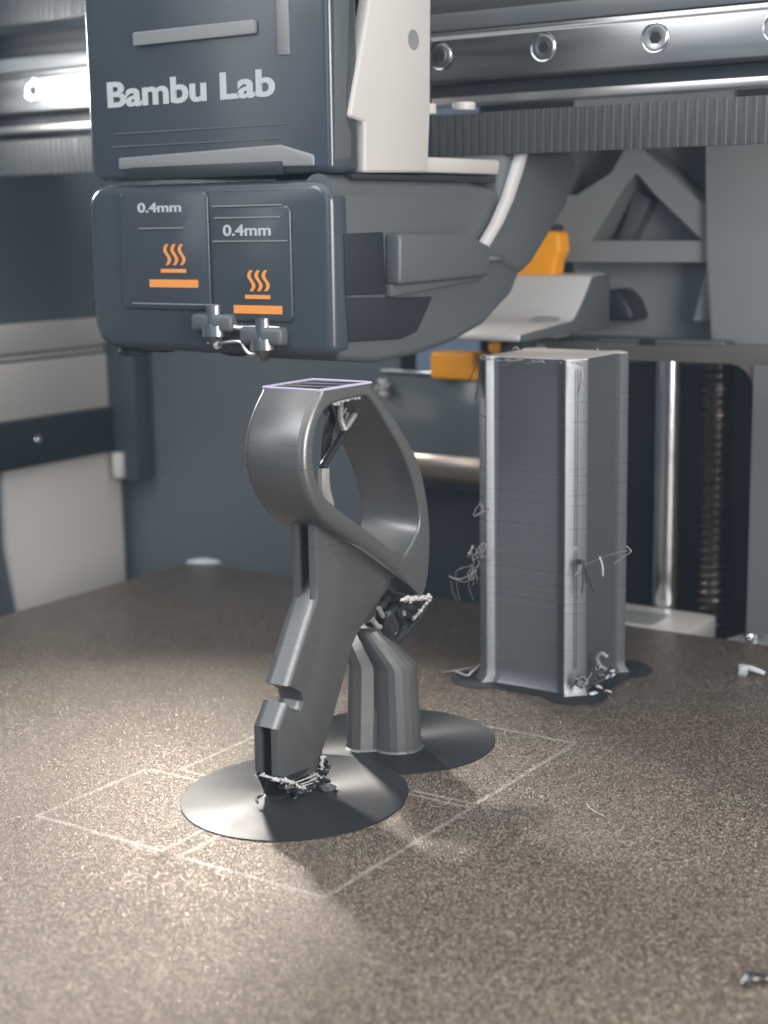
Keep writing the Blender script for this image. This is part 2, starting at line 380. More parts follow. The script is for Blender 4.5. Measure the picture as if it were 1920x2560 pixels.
for q, r_ in ((so[0], si[0]), (so[-1], si[-1])):
    tr = tessellate_polygon([[Vector((p[1], p[2], 0)) for p in q], [Vector((p[1], p[2], 0)) for p in r_]])
    lp.add(list(q)+list(r_), [tuple(x) for x in tr])
obj('loop', lp, 'print', t, ang=40)
# leg with its notch
leg = [(204.6, 45.4), (204.6, 32.2), (202.2, 28.7), (196.3, 19.2), (199.6, 17.2), (200.1, 15.6), (199.2, 14.3), (197.6, 14.7), (195.7, 16.4),
       (193.0, 12.6), (192.9, 4.5), (196.5, 2.35), (203.6, 2.2), (204.5, 3.9), (209.4, 12), (213.3, 19.1), (214.4, 21.6), (216.2, 23.6), (219, 25.6), (226, 30.0), (228.5, 32.2), (214, 42.2), (206.5, 46.6)]
full = [(204.6, 45.4), (204.6, 44.9), (204.6, 35.6), (204.6, 32.2)]+leg[2:9]+[(193.0, 12.6), (193.0, 11.9), (192.9, 4.5)]+leg[11:]
slot = [(204.6, 45.4), (207.9, 44.9), (207.9, 36.0), (204.6, 32.2)]+leg[2:9]+[(193.0, 12.6), (196.6, 11.7), (196.6, 3.4)]+leg[11:]
lm = MB().prism(full, 'x', -159.1, -157.6).prism(slot, 'x', -157.6, -155.3).prism(full, 'x', -155.3, -153.7)
obj('leg', lm, 'print', t, .45, 2, efilter=lambda e: all(abs(abs(v.co.x/S)-2.7) < .01 for v in e.verts))
# concave blend between leg and loop underside
bl = MB(); secs = []
A, B = Vector((205.4, 44.6)), Vector((225, 32.4)); d = (B-A).normalized(); nn = Vector((d.y, -d.x))
if nn.y > 0: nn = -nn
for i_, q in enumerate([A+(B-A)*i/12 for i in range(13)]):
    sec = []; kf = min(1, .12+i_/5)
    for k in range(9):
        a = k/8*math.pi/2
        xo = 3.0*kf*(1-math.sin(a)); ho = 3.6*kf*(1-math.cos(a))
        sec.append((-153.75+xo, q.x+nn.x*(ho), q.y+nn.y*(ho)))
    q2 = q-nn*.8
    sec.append((-153.9, q.x+nn.x*3.7*kf, q.y+nn.y*3.7*kf)); sec.append((-153.9, q2.x, q2.y)); sec.append((-153.75+3.05*kf, q2.x, q2.y))
    secs.append(sec)
obj('fillet', bl.loft(secs), 'print', t, ang=50)
# unfinished top: wall beads and infill lines of the layer being printed
x0, x1, y0, y1 = -162.3, -150.7, 202.5, 216.7
for (a, b) in (((x0, y0), (x1, y0)), ((x1, y0), (x1+.4, y1)), ((x1+.4, y1), (x0-.4, y1)), ((x0-.4, y1), (x0, y0))):
    obj('wall_bead', MB().tube([(a[0], a[1], 68.1), ((a[0]+b[0])/2, (a[1]+b[1])/2, 68.12), (b[0], b[1], 68.1)], .26, 6), 'web_lit', t)
obj('infill_shade', MB().box(x0+.1, x1-.1, y0+.2, y1-.2, 67.9, 68.03), 'dark', t)  # dark sheet paints the shade down between the infill lines
for k in range(6):
    ya = y0+1.2+k*2.2
    obj('infill_line', MB().tube([(x0+.4, ya, 68.05), (x1-.4, min(y1-.3, ya+2.6*(1 if k % 2 else -.2)), 68.08)], .14, 6), 'print', t)

# ------------------------------------------------------------------ support inside the loop
t = thing('loop_support', 'thin tree support standing inside the loop under its roof', 'support', (-156.5, 204, 50))
def ip(px, py, x=-156.0): return at(640+px/3.606, 920+py/3.606, x=x)
pil = [ip(640, 1240), ip(612, 1120), ip(603, 1020), ip(602, 900), ip(622, 850), ip(700, 725), ip(780, 610), ip(830, 540)]
obj('stem', MB().tube(pil[:4], [1.35, 1.15], 10, 3), 'web', t)
obj('stem', MB().tube(pil[3:], [.75, .6], 8, 3), 'support', t)
top0 = ip(800, 560)
fan = [(705, 330), (770, 290), (840, 275), (910, 265), (980, 262), (1015, 262)]
br = []
for k, f_ in enumerate(fan):
    e = ip(*f_, x=-156.0+random.uniform(-2.5, 2.5)); mid = (top0+e)/2+Vector((random.uniform(-.6, .6), random.uniform(-.4, .4), random.uniform(-.4, .4)))
    br.append((mid, e)); obj('branch', MB().tube([top0, mid, e], [.55, .5], 7, 4), 'web', t)
for k in range(5):
    obj('branch', MB().tube([br[k][0], (br[k][0]+br[k+1][1])/2+Vector((.3, 0, 0)), br[k+1][1]], .3, 6, 3), 'web', t)
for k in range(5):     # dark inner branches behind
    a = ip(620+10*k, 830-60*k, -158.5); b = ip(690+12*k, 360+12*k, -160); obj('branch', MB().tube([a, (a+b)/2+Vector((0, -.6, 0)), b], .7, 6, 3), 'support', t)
cr_ = MB()
for k in range(46):
    q = k/45; px = 695+q*325; py = 322-62*math.sin(min(1, q*1.3)*math.pi/2)
    cr_.blob(ip(px, py, -153+random.uniform(-.3, 1.2)), random.uniform(.25, .45), (1.5, 1, .8))
o = obj('interface_bead', cr_, 'crust', t); o['kind'] = 'stuff'

# ------------------------------------------------------------------ tree support column
def brim(name, cx, cy, rx, ry, r_in, mat_, par, z=.16, seg=110, rot=0., ring=.5):
    mb = MB(); n = int((min(rx, ry)-r_in)/ring); secs = []
    for k in range(n+1):
        f = k/n
        for dz in ((0, .05) if k < n else (0,)):
            ff = f+(.45/n if dz else 0); sec = []
            for i in range(seg):
                a = 2*math.pi*i/seg; rr = 1
                X = (r_in+(rx-r_in)*ff)*math.cos(a); Y = (r_in+(ry-r_in)*ff)*math.sin(a)
                if rot: X, Y = X*math.cos(rot)-Y*math.sin(rot), X*math.sin(rot)+Y*math.cos(rot)
                w_ = 1+.006*noise.noise(Vector((math.cos(a)*2, math.sin(a)*2, cx)))
                sec.append((cx+X*w_, cy+Y*w_, z+dz))
            secs.append(sec)
    secs.append([(p[0], p[1], .01) for p in secs[-1]])
    mb.loft(secs, False)
    return obj(name, mb, mat_, par, ang=60)
t = thing('support_column', 'dark stout support column with a bent top on a wide round brim', 'support', (-154, 224, 0))
brim('brim', -155.3, 229.2, 18.9, 18.6, 1.0, 'brim', t, .14, rot=.25)
def lobes(cx, cy, z, r1, r2, sep, dirn=(.836, .548), n=36, sink=0.):
    c1 = Vector((cx-dirn[0]*sep*.62, cy-dirn[1]*sep*.62)); c2 = Vector((cx+dirn[0]*sep*.38, cy+dirn[1]*sep*.38)); out = []
    for i in range(n):
        a = 2*math.pi*i/n; dv = Vector((math.cos(a), math.sin(a))); best = .4
        for c, r_ in ((c1, r1), (c2, r2)):
            o_ = Vector((cx, cy))-c; b_ = o_.dot(dv); cc = o_.dot(o_)-r_*r_; D = b_*b_-cc
            if D > 0: best = max(best, -b_+math.sqrt(D))
        out.append((cx+dv.x*best, cy+dv.y*best, z))
    return out
secs = [lobes(-154.5, 225, .1, 3.5, 4.9, 6.6, n=26), lobes(-154.5, 225, .5, 3.1, 4.5, 6.4, n=26), lobes(-154.5, 225, 8, 2.9, 4.3, 6.1, n=26), lobes(-154.6, 225, 15.6, 2.7, 4.1, 5.7, n=26),
        lobes(-154.7, 224.8, 16.2, 2.6, 4.0, 5.6, n=26), lobes(-156.0, 223.4, 19.5, 2.2, 3.3, 4.8, n=26), lobes(-157.5, 222.4, 22.6, 1.8, 2.5, 3.8, n=26), lobes(-158, 222.2, 23.2, 1.3, 1.9, 3, n=26)]
obj('trunk', MB().loft(secs), 'print', t, 0, 1, ang=9)
def fp(px, py, x=None, y=None): return at(600+px/3.19, 1300+py/3.19, x=x, y=y)
XB = -153.0
def B_(pts, r, m='support', dx=0.):
    obj('branch', MB().tube([fp(p[0], p[1], x=XB+dx+random.uniform(-.25, .25)) for p in pts], r, 8, 4), m, t)
B_([(1230, 990), (1190, 930), (1160, 860), (1185, 760), (1230, 690)], [1.0, .8])
B_([(1215, 985), (1290, 900), (1300, 830), (1270, 760), (1255, 690)], [.85, .7])
B_([(1235, 1000), (1330, 880), (1420, 780), (1500, 640)], [.7, .55])
B_([(1160, 880), (1120, 760), (1150, 660), (1200, 590)], [.9, .8], dx=-2)
B_([(1040, 860), (1110, 800), (1170, 700), (1210, 610)], [1.2, 1.0], dx=-3)
B_([(1100, 840), (1140, 790), (1200, 730), (1260, 640)], [1.0, .9], dx=-3)
B_([(1300, 840), (1370, 800), (1420, 700), (1440, 640)], [.8, .7], dx=-.6)
B_([(1260, 720), (1330, 760), (1400, 790)], .75)
B_([(1200, 620), (1300, 640), (1420, 660), (1500, 640)], [1.0, .7], dx=-1)
B_([(1230, 690), (1300, 690), (1390, 720)], .9, dx=-.6)
B_([(1260, 660), (1300, 740), (1350, 800)], .8, dx=-.6)
B_([(1350, 660), (1380, 720), (1360, 790)], .7, dx=-.3)
B_([(1060, 800), (1100, 850), (1120, 850)], .5, 'web', dx=.8)
B_([(1105, 700), (1140, 770)], .45, 'web', dx=.8)
B_([(1300, 725), (1310, 760)], .35, 'web', dx=.8)
cr_ = MB()
for k in range(40):
    q = k/39; px, py = (1300+q*215, 635-q*20+6*math.sin(k*1.3))
    cr_.blob(fp(px, py, x=-150.6+random.uniform(-.6, .5)), random.uniform(.25, .5), (1.6, .9, .8), rough=.5)
for k in range(26):
    q = k/25; px, py = (1510-q*130, 640+q*150)
    cr_.blob(fp(px, py, x=-151.4+random.uniform(-.4, .4)), random.uniform(.18, .32), (1.4, .8, .8), rough=.5)
o = obj('interface_bead', cr_, 'crust', t); o['kind'] = 'stuff'

# ------------------------------------------------------------------ base support under the leg
t = thing('base_support', 'black wedge support with a crumbly white edge under the leg, on its round brim', 'support', (-155.5, 197, 0))
brim('brim', -153.6, 197.0, 18.8, 20.4, .8, 'brim', t, .22, rot=.18)
wd = []
for z, k in ((.2, 1.0), (.6, .86), (2.2, .95), (3.4, 1.06)):
    wd.append([(-156.3+(p[0])*k*2.7, 198.2+p[1]*k*5.6+(-.55 if z > 2 else 0), z+(.9*(1-(p[1]+1)/2) if z > 2 else 0)) for p in
               [(math.copysign(abs(math.cos(a))**.6, math.cos(a)), math.copysign(abs(math.sin(a))**.75, math.sin(a))) for a in [2*math.pi*i/28 for i in range(28)]]])
obj('wedge', MB().loft(wd), 'support', t, ang=50)
cr_ = MB(); dk = MB()
def gp(px, py, x): return at(580+px/5.184, 1760+py/5.184, x=x)
edge = [(300, 935), (420, 945), (530, 975), (640, 985), (740, 1010), (840, 1065), (940, 1095), (1020, 1120), (1090, 1060), (1130, 960), (1160, 840), (1180, 690)]
eb = crom([Vector((a, b, 0)) for a, b in edge], 10)
for k, p in enumerate(eb):
    x = -153.0+random.uniform(-.25, .35) if p.x > 560 else -154-(560-p.x)/45
    c = gp(p.x, p.y, x) if p.x > 560 else at(580+p.x/5.184, 1760+p.y/5.184, y=192.4)
    cr_.blob(c, random.uniform(.16, .42), (1.7, .9, .8), rough=.6)
    if p.x > 600 and k % 2:
        c2 = gp(p.x+random.uniform(0, 60), p.y+random.uniform(30, 130), -152.9+random.uniform(-.2, .3)); c2.z = max(.4, c2.z)
        dk.blob(c2, random.uniform(.4, .75), (1.8, .8, .7), rough=.6)
        c3 = gp(p.x+random.uniform(-20, 60), p.y+random.uniform(20, 70), -152.6)
        if k % 3 == 0: cr_.blob(c3, random.uniform(.1, .22), (2.2, .7, .7), rough=.5)
for a, b in (((790, 1030), (1110, 900)), ((860, 1050), (1100, 960)), ((930, 1060), (1110, 990))):
    cr_.tube([gp(*a, -152.9), gp((a[0]+b[0])/2, (a[1]+b[1])/2+6, -152.9), gp(*b, -152.9)], .12, 6, 3)
o = obj('interface_bead', cr_, 'crust', t); o['kind'] = 'stuff'
o = obj('crumb', dk, 'support', t); o['kind'] = 'stuff'
obj('brim_loop', MB().tube([at(580+x_/5.184, 1760+y_/5.184, z=.45) for x_, y_ in [(330, 1260), (310, 1220), (350, 1180), (410, 1175)]], .2, 6, 4), 'web', t)
obj('blob', MB().blob(at(580+1235/5.184, 1760+1085/5.184, z=.7), 1.0, (1.6, .9, .7), Matrix.Rotation(.6, 3, 'Z'), .25), 'print', t)

# ------------------------------------------------------------------ purge tower
CX, CY, RA, HB, TOPZ = -150.0, 282.0, 10.75, 10.7, 67.7
t = thing('purge_tower', 'tall square dark gray column with ribbed corners and loose plastic hairs', 'purge tower', (CX, CY, 0))
def tower_poly(k=0., n=5):
    """plan of the tower: a square with a diagonal rib at each corner"""
    w_ = 1.75; pts = []
    for q in range(4):
        rot = Matrix.Rotation(q*math.pi/2, 2)
        a = RA+k
        # around the +x,+y corner, counter-clockwise: right face -> rib side -> rib end -> rib side -> top face
        e1 = Vector((a+w_, a-w_)); e2 = Vector((a-w_, a+w_)); hb = HB+k
        t1 = hb-e1.x                                                   # along the rib side back to the face
        f1 = Vector((hb, e1.y+(hb-e1.x))); f2 = Vector((f1.y, f1.x))
        seq = []
        r_ = .8
        A0 = Vector((hb, f1.y-r_)); A1 = f1+Vector((.707, .707))*min(r_, (e1-f1).length*.5)
        for j in range(n+1):
            u = j/n; seq.append(A0*(1-u)**2+f1*2*u*(1-u)+A1*u*u)
        rc = .3
        d1 = (e1-f1).normalized(); d2 = (e2-e1).normalized()
        for j in range(n):
            u = j/(n-1); seq.append((e1-d1*rc)*(1-u)**2+e1*2*u*(1-u)+(e1+d2*rc)*u*u)
        for j in range(n):
            u = j/(n-1); seq.append((e2-d2*rc)*(1-u)**2+e2*2*u*(1-u)+(e2-d1*rc)*u*u)
        B1 = f2+Vector((.707, .707))*min(r_, (e2-f2).length*.5); B0 = Vector((f2.x-r_, hb))
        for j in range(n+1):
            u = j/n; seq.append(B1*(1-u)**2+f2*2*u*(1-u)+B0*u*u)
        pts += [rot @ p for p in seq]
    return pts
PT = [(p.x, p.y) for p in tower_poly()]
secs = []
nz_ = 44
for i in range(nz_+1):
    z = TOPZ*i/nz_; fl = .9*max(0, 1-z/2.2)**2
    wob = .012*noise.noise(Vector((0, 0, z*.7)))
    secs.append([(CX+x*(1+(fl+wob)/12), CY+y*(1+(fl+wob)/12), z+.1) for x, y in PT])
obj('body', MB().loft(secs), 'printtower', t, ang=35)
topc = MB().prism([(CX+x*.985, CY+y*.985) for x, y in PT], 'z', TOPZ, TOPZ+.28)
obj('top_layer', topc, 'topsheen', t, .06)
def slot(x, y): return (CX+x, CY+y)
# long seam on the front right rib end
n45 = Vector((.7071, -.7071)); tg = Vector((.7071, .7071)); c0 = Vector((CX+RA, CY-RA))
sm_ = MB()
for off, wd_ in ((-.35, .14), (.12, .16)):
    for z0, z1 in ((5.5, 30), (31, 66)):
        a = c0+tg*off+n45*.02; b = a+tg*wd_
        pts = [a-n45*.1, b-n45*.1, b+n45*.09, a+n45*.09]
        sm_.loft([[(p.x, p.y, z0) for p in pts], [(p.x, p.y, z1) for p in pts]])
obj('seam', sm_, 'support', t)
# brim: wavy sheet around the foot
mb = MB(); segs = 120; rings = []
def brim_r(a):
    dv = Vector((math.cos(a), math.sin(a))); best = 0
    for sx in (-1, 1):
        for sy in (-1, 1):
            c = Vector((sx*RA*1.02, sy*RA*1.02)); r_ = 6.4+.5*noise.noise(Vector((sx*3, sy*5, 1)))
            b_ = -c.dot(dv); D = b_*b_-(c.dot(c)-r_*r_)
            if D > 0: best = max(best, -b_+math.sqrt(D))
    m_ = (HB+4.3)/max(abs(dv.x), abs(dv.y)); return max(best, min(m_, 24))
for k in range(7):
    f = .45+.55*k/6
    rings.append([(CX+math.cos(a)*brim_r(a)*f, CY+math.sin(a)*brim_r(a)*f, .16+.05*(k % 2)+(.35*max(0, noise.noise(Vector((math.cos(a)*3, math.sin(a)*3, 7))))*f**3)) for a in [2*math.pi*i/segs for i in range(segs)]])
rings.append([(p[0], p[1], p[2]-.14) for p in rings[-1]])
obj('brim', mb.loft(rings, False), 'brim', t, ang=50)
# stray plastic hairs
def hair(pts, r=.07, m='web', k=5): obj('stray_strand', MB().tube([Vector(p) for p in pts], r, 5, k), m, t)
def dp(px, py, d=0.):                       # on the tower front face, pulled d mm towards the front
    return at(px, py, y=CY-HB-1.2-d)
def e5(px, py, d=0.): return dp(1160+px/3.77, 780+py/3.77, d)
hair([e5(130, 460, 1), e5(75, 590, 1.5), e5(30, 675, 2)], .1, 'support'); hair([e5(150, 490, 1), e5(135, 680, 1.4), e5(105, 830, 1.6)], .13, 'support')
hair([e5(1060, 480, 3), e5(1110, 510, 4), e5(1125, 620, 4.4), e5(1120, 745, 4.5)], .16); hair([e5(1100, 560, 3), e5(1090, 680, 4), e5(1070, 780, 3.5)], .07, 'support')
for k in range(22):                         # ragged lip of the last layer
    q = random.random(); a = e5(150+q*1000, 430+q*45, .6+2.4*q)
    hair([a, a+Vector((random.uniform(-1, 1), -.3, random.uniform(-.4, .3))), a+Vector((random.uniform(-2.2, 2.2), -.2, random.uniform(-.7, .2)))], random.uniform(.05, .12))
hair([e5(460, 350), e5(490, 330), e5(520, 360)], .15); hair([e5(1255, 340), e5(1260, 370)], .12); hair([e5(340, 490, .5), e5(400, 500, .5), e5(465, 460, .5)], .05)
def e3(px, py, d=0.): return at(1100+px/8.295, 1250+py/8.295, y=CY-HB-2+d)
hair([e3(820, 60), e3(880, 150), e3(860, 240), e3(740, 340), e3(700, 290), e3(760, 160), e3(830, 80)], .1); hair([e3(760, 300), e3(920, 240), e3(1030, 180)], .13)
for k in range(16):
    p0 = Vector((random.uniform(650, 860), random.uniform(840, 1080))); pts = []
    for j in range(5): p0 += Vector((random.uniform(-70, 60), random.uniform(-20, 90))); pts.append(e3(p0.x, p0.y, random.uniform(-1, 1)))
    hair(pts, random.uniform(.06, .16))
for k in range(10):
    p0 = Vector((random.uniform(690, 800), random.uniform(1080, 1400))); pts = []
    for j in range(5): p0 += Vector((random.uniform(-60, 40), random.uniform(20, 110))); pts.append(e3(p0.x, p0.y, random.uniform(-1, 1)))
    hair(pts, random.uniform(.05, .11))
hair([e3(190, 1580), e3(340, 1640), e3(490, 1620), e3(620, 1540), e3(700, 1400)], .12); hair([e3(330, 1640), e3(340, 1480), e3(480, 1400), e3(680, 1370)], .05)
hair([e3(360, 1650), e3(480, 1700), e3(640, 1660), e3(720, 1560)], .07)
for x_ in (230, 340, 590): hair([e3(x_, 1640), e3(x_+20, 1850), e3(x_+random.uniform(40, 120), 2080)], .035)
hair([e3(800, 1360), e3(1000, 1330), e3(1080, 1230), e3(1190, 1080), e3(1330, 1070)], .04)
def cp5(px, py, d=0.):                      # beside the front right rib
    return at(1080+px/2.258, 820+py/2.258, y=CY-RA-1.9-d)
for k in range(9): hair([cp5(800+random.uniform(0, 20), 1305+k*4), cp5(850, 1310+k*3, .3), cp5(872, 1335+k*4)], .06, 'support')
hair([cp5(850, 1330, .5), cp5(820, 1380, 1), cp5(805, 1400, 1)], .14); hair([cp5(850, 1330, .5), cp5(852, 1420, 1), cp5(845, 1500, 1)], .13, 'support'); hair([cp5(858, 1330, .5), cp5(880, 1410, 1), cp5(912, 1490, 1)], .14, 'support'); hair([cp5(862, 1350, .5), cp5(868, 1440, 1)], .14, 'support')
hair([cp5(870, 1335), cp5(950, 1300), cp5(1040, 1270), cp5(1120, 1255)], .06); hair([cp5(945, 1290, 1), cp5(962, 1340, 1), cp5(965, 1400, 1)], .16, 'crust')
hair([cp5(1030, 1330), cp5(1090, 1285), cp5(1125, 1260), cp5(1095, 1230)], .1)
# curls and scraps around its foot
def ft(px, py, z): return at(1100+px/2.9625, 1600+py/2.9625, z=z)
hair([ft(20, 235, .6), ft(120, 225, 1.4), ft(240, 200, 1.6), ft(315, 170, 2)], .14, 'web'); hair([ft(115, 230, .8), ft(200, 262, .9), ft(240, 230, 1.5), ft(300, 180, 2)], .2, 'crust')
hair([ft(30, 265, .5), ft(110, 245, .6)], .1, 'support')
def cr2(px, py, z, d=0): return at(1100+px/2.9625, 1600+py/2.9625, y=CY-6+d)
hair([cr2(1240, 130, 0), cr2(1200, 100, 0), cr2(1165, 130, 0), cr2(1190, 190, 0), cr2(1250, 225, 0), cr2(1290, 240, 0)], [.42, .25], 'web'); hair([cr2(1165, 110, 0), cr2(1170, 160, 0), cr2(1150, 220, 0)], .15)
for k in range(26):
    c = cr2(1170+k*5+random.uniform(-8, 8), 205+random.uniform(0, 70), 0, random.uniform(-1, 1)); obj('crumb', MB().blob(c, random.uniform(.2, .42), (1.5, .9, .8), rough=.5), 'support' if k % 3 else 'crust', t)
def cr3(px, py, d=0): return at(1100+px/2.9625, 1600+py/2.9625, y=CY-RA-2.6+d)
for k in range(12):
    a0 = random.random()*6; pts = [cr3(1040+math.cos(a0+j*.8)*random.uniform(20, 52), 310+math.sin(a0+j*.8)*random.uniform(20, 50), random.uniform(-.8, .8)) for j in range(6)]
    hair(pts, random.uniform(.12, .26), 'web' if k % 3 else 'support')
hair([cr3(1085, 310), cr3(1110, 270), cr3(1125, 240)], .15); hair([cr3(1000, 320), cr3(960, 360)], .15, 'support')
for px, py in ((1180, 350), (1240, 380), (1135, 395)): obj('crumb', MB().blob(ft(px, py, .6), .55, (1.7, .8, .5)), 'crust', t)
hair([ft(1100, 330, .6), ft(1180, 360, .7), ft(1270, 400, .6)], .14, 'support')
hair([ft(650, 320, .5), ft(700, 280, 2.2), ft(730, 240, 3.4)], .07)

# ------------------------------------------------------------------ loose scraps on the plate
tag(obj('pale_bit', MB().tube([at(1852, 1668, z=.8), at(1880, 1672, z=1.3), at(1912, 1684, z=.6)], [.75, .5], 7, 3).blob(at(1858, 1680, z=.8), 1.2, (1.3, .9, .7)), 'ink'), 'small white bent scrap lying near the right edge of the plate', 'plastic chip')
t = thing('filament_scrap', 'black glossy curl of filament at the lower right of the plate', 'filament scrap', (-64, 179, 0))
def fs(px, py, z): return at(1780+px/11.85, 2380+py/11.85, z=z)
for a in ([(840, 960, .5), (900, 840, .9), (1000, 700, 1.3), (1120, 620, 1.4), (1330, 650, 1.0), (1500, 650, 1.0), (1700, 700, .8), (1900, 760, .6)], [(1080, 1040, .3), (1060, 900, .6), (1200, 820, .9), (1400, 790, .9), (1600, 800, .7), (1850, 850, .5)], [(860, 930, .4), (1000, 850, .8), (1100, 720, 1.1)]):
    obj('curl', MB().tube([fs(*p) for p in a], .3, 8, 4), 'support', t)
tag(obj('plastic_hair', MB().tube([at(1465, 2008, z=.1), at(1475, 2020, z=.2), at(1490, 2030, z=.15), at(1508, 2038, z=.1)], .08, 5, 4), 'crust'), 'short pale plastic hair lying on bare plate right of the brims', 'plastic hair')

# ------------------------------------------------------------------ gantry: beam, rail, belts
YR = 294.0
def gz(px, py): return at(px, py, y=YR).z
t = thing('gantry_beam', 'dark horizontal gantry beam that carries the steel rail', 'gantry beam', (-190, 310, 118))
obj('beam_body', MB().box(-336, 60, YR+8.1, YR+34, 121.5, 146), 'beam', t, .6)
obj('top_lip', MB().box(-336, 60, YR+1.2, YR+8, 134.9, 138.6), 'dgray', t, .5)
obj('lower_flange', MB().box(-336, 60, YR+2.5, YR+8, 119.4, 121.3), 'alu', t, .3)
obj('lower_groove', MB().box(-336, 60, YR+5, YR+8.05, 121.4, 124.0), 'black2', t)
rail_z0, rail_z1 = 124.2, 134.6
t = thing('linear_rail', 'bright steel linear rail with a row of recessed hex screws', 'rail', (-190, YR+4, rail_z0))
obj('bar', MB().prism([(YR, rail_z0+.5), (YR, rail_z1-1.5), (YR+1.0, rail_z1-.9), (YR+1.0, rail_z1), (YR+8, rail_z1), (YR+8, rail_z0), (YR+.8, rail_z0)], 'x', -334, 60), 'steel', t, .15)
sx0 = at(1358, 118, y=YR).x
zc = at(1358, 118, y=YR).z
hexs = lambda r_: [(r_*math.cos(math.pi/3*k), r_*math.sin(math.pi/3*k)) for k in range(6)]
first = None
for k in range(-7, 5):
    x = sx0+25*k
    if first is None:
        x_f = x
        ring_ = obj('counterbore', MB().lathe((x, YR, zc), (0, -1, 0), [(3.05, -.3), (3.05, .12), (2.85, .16), (2.62, .04), (2.62, -.3)], 32), 'chrome', t)
        head = MB().lathe((x, YR, zc), (0, -1, 0), [(2.55, -.3), (2.55, -.02), (2.35, .12), (1.45, .12), (1.3, .05)], 32)
        scr = obj('screw', head, 'steel', t)
        hx = MB().prism([(x+a*1.3, zc+b*1.3) for a, b in hexs(1)], 'y', YR-.07, YR+.3); obj('hex_socket', hx, 'dark', scr)
        gap = obj('screw_gap', MB().lathe((x, YR, zc), (0, -1, 0), [(2.7, -.3), (2.7, .01), (2.5, .01), (2.5, -.3)], 32), 'dark', scr)
        first = (ring_, scr)
    else:
        for o_ in first:
            c = o_.copy(); COL.objects.link(c); c.location.x += (x-x_f)*S
            for ch in list(o_.children):
                d_ = ch.copy(); COL.objects.link(d_); d_.parent = c
def belt(name, label, z0, z1, xa, xb, y, par_group=None):
    t = thing(name, label, 'belt', ((xa+xb)/2, y, z0), 'toothed belts along the gantry')
    obj('strip', MB().box(xa, xb, y, y+1.0, z0, z1), 'belt', t, .15)
    th = None; n = int((xb-xa)/2)
    for k in range(n):
        x = xa+1+2*k
        if th is None: th = obj('tooth', MB().prism([(x-.62, y+.05), (x-.35, y-.12), (x+.35, y-.12), (x+.62, y+.05)], 'z', z0+.05, z1-.05), 'belt', t); x_ = x
        else: c = th.copy(); COL.objects.link(c); c.location.x += (x-x_)*S
belt('drive_belt', 'black toothed belt running below the steel rail across the picture', at(1300, 385, y=YR-1).z, at(1300, 275, y=YR-1).z, -330, -88, YR-1)
belt('drive_belt', 'black toothed belt above the rail at the upper left', 147.2, 157, -334, -262, YR+3)

# ------------------------------------------------------------------ toolhead
YF, XS = 230.0, -166.9
t = thing('toolhead', 'black twin-nozzle print head with white lettering hanging from the rail', 'print head', (-197, 255, 68))
def hp(px, py): p = at(px, py, y=YF); return p.x, p.z
xl, zt = -227.5, 160
zs = hp(500, 452)[1]                        # seam between the covers
up_c = obj('upper_cover', MB().prism(rrect(xl+.6, XS-.2, zs+.6, zt, 3.5, 5, (.4, 1, 1, 1)), 'y', YF, YF+9), 'black', t, 1.6, 4)
obj('upper_core', MB().box(xl+6, XS-4, YF+9.1, YF+40, zs+1, zt), 'black2', t, 1)
lo_z = 69.6
cut = [(x_, z_) for x_, z_ in [hp(470, 800), hp(560, 792), hp(590, 812), hp(700, 806), hp(770, 812)]]
low_poly = rrect(xl, XS, lo_z+1.0, zs-.4, 4.5, 6, (.5, 1, 1, 1.3))
lo_c = obj('lower_cover', MB().prism(low_poly, 'y', YF-.8, YF+5), 'black', t, 1.8, 4)
obj('lower_core', MB().box(xl+6, XS-3, YF+5.1, YF+58, lo_z+6, zs-1), 'black2', t, 1)
obj('left_skirt', MB().prism(rrect(xl+.4, xl+14, lo_z+.6, zs-2, 4, 5, (.2, .2, 1, 1.2)), 'y', YF+5.1, YF+48), 'black', t, 1.2, 3)
# upper cover details
x0_, z0_ = hp(340, 116); x1_, z1_ = hp(640, 0)[0], hp(340, 82)[1]
obj('grip_ledge', MB().prism(rrect(x0_, x1_, z0_, z1_, .5, 3), 'y', YF-.9, YF+.3), 'gray', up_c, .4, 3)  # lighter grey than the cover, painting its top-lit bevel
x0_, z0_ = hp(695, 140); x1_, z1_ = hp(720, -60)
obj('vertical_trim', MB().box(x0_, x1_, YF-.35, YF+.3, z0_, z1_), 'gray', up_c, .3)
x0_, z0_ = hp(300, 425); x1_, z1_ = hp(720, 366)
obj('lower_ledge', MB().prism([(x0_, z0_), (x1_+6, z0_-.8), (x1_+6, z0_+1.2), (x1_-1.5, z1_+.4), (x0_, z1_-.6)], 'y', YF-.5, YF+.3), 'gray', up_c, .5, 3)
obj('dark_band', MB().box(hp(310, 0)[0], hp(700, 0)[0], YF-.9, YF+.2, hp(500, 452)[1]+.5, hp(500, 412)[1]), 'black2', up_c, .3)
text('lettering', 'Bambu Lab', 'ink', up_c, hp(258, 0)[0], hp(682, 0)[0], hp(260, 272)[1], hp(260, 207)[1], YF-.02, .03)
for px0, px1, py in ((290, 720, 335), (280, 700, 368)):
    a, b = hp(px0, py), hp(px1, py); obj('panel_line', MB().box(a[0], b[0], YF-.22, YF+.1, a[1]-.12, a[1]+.12), 'dgray', up_c)
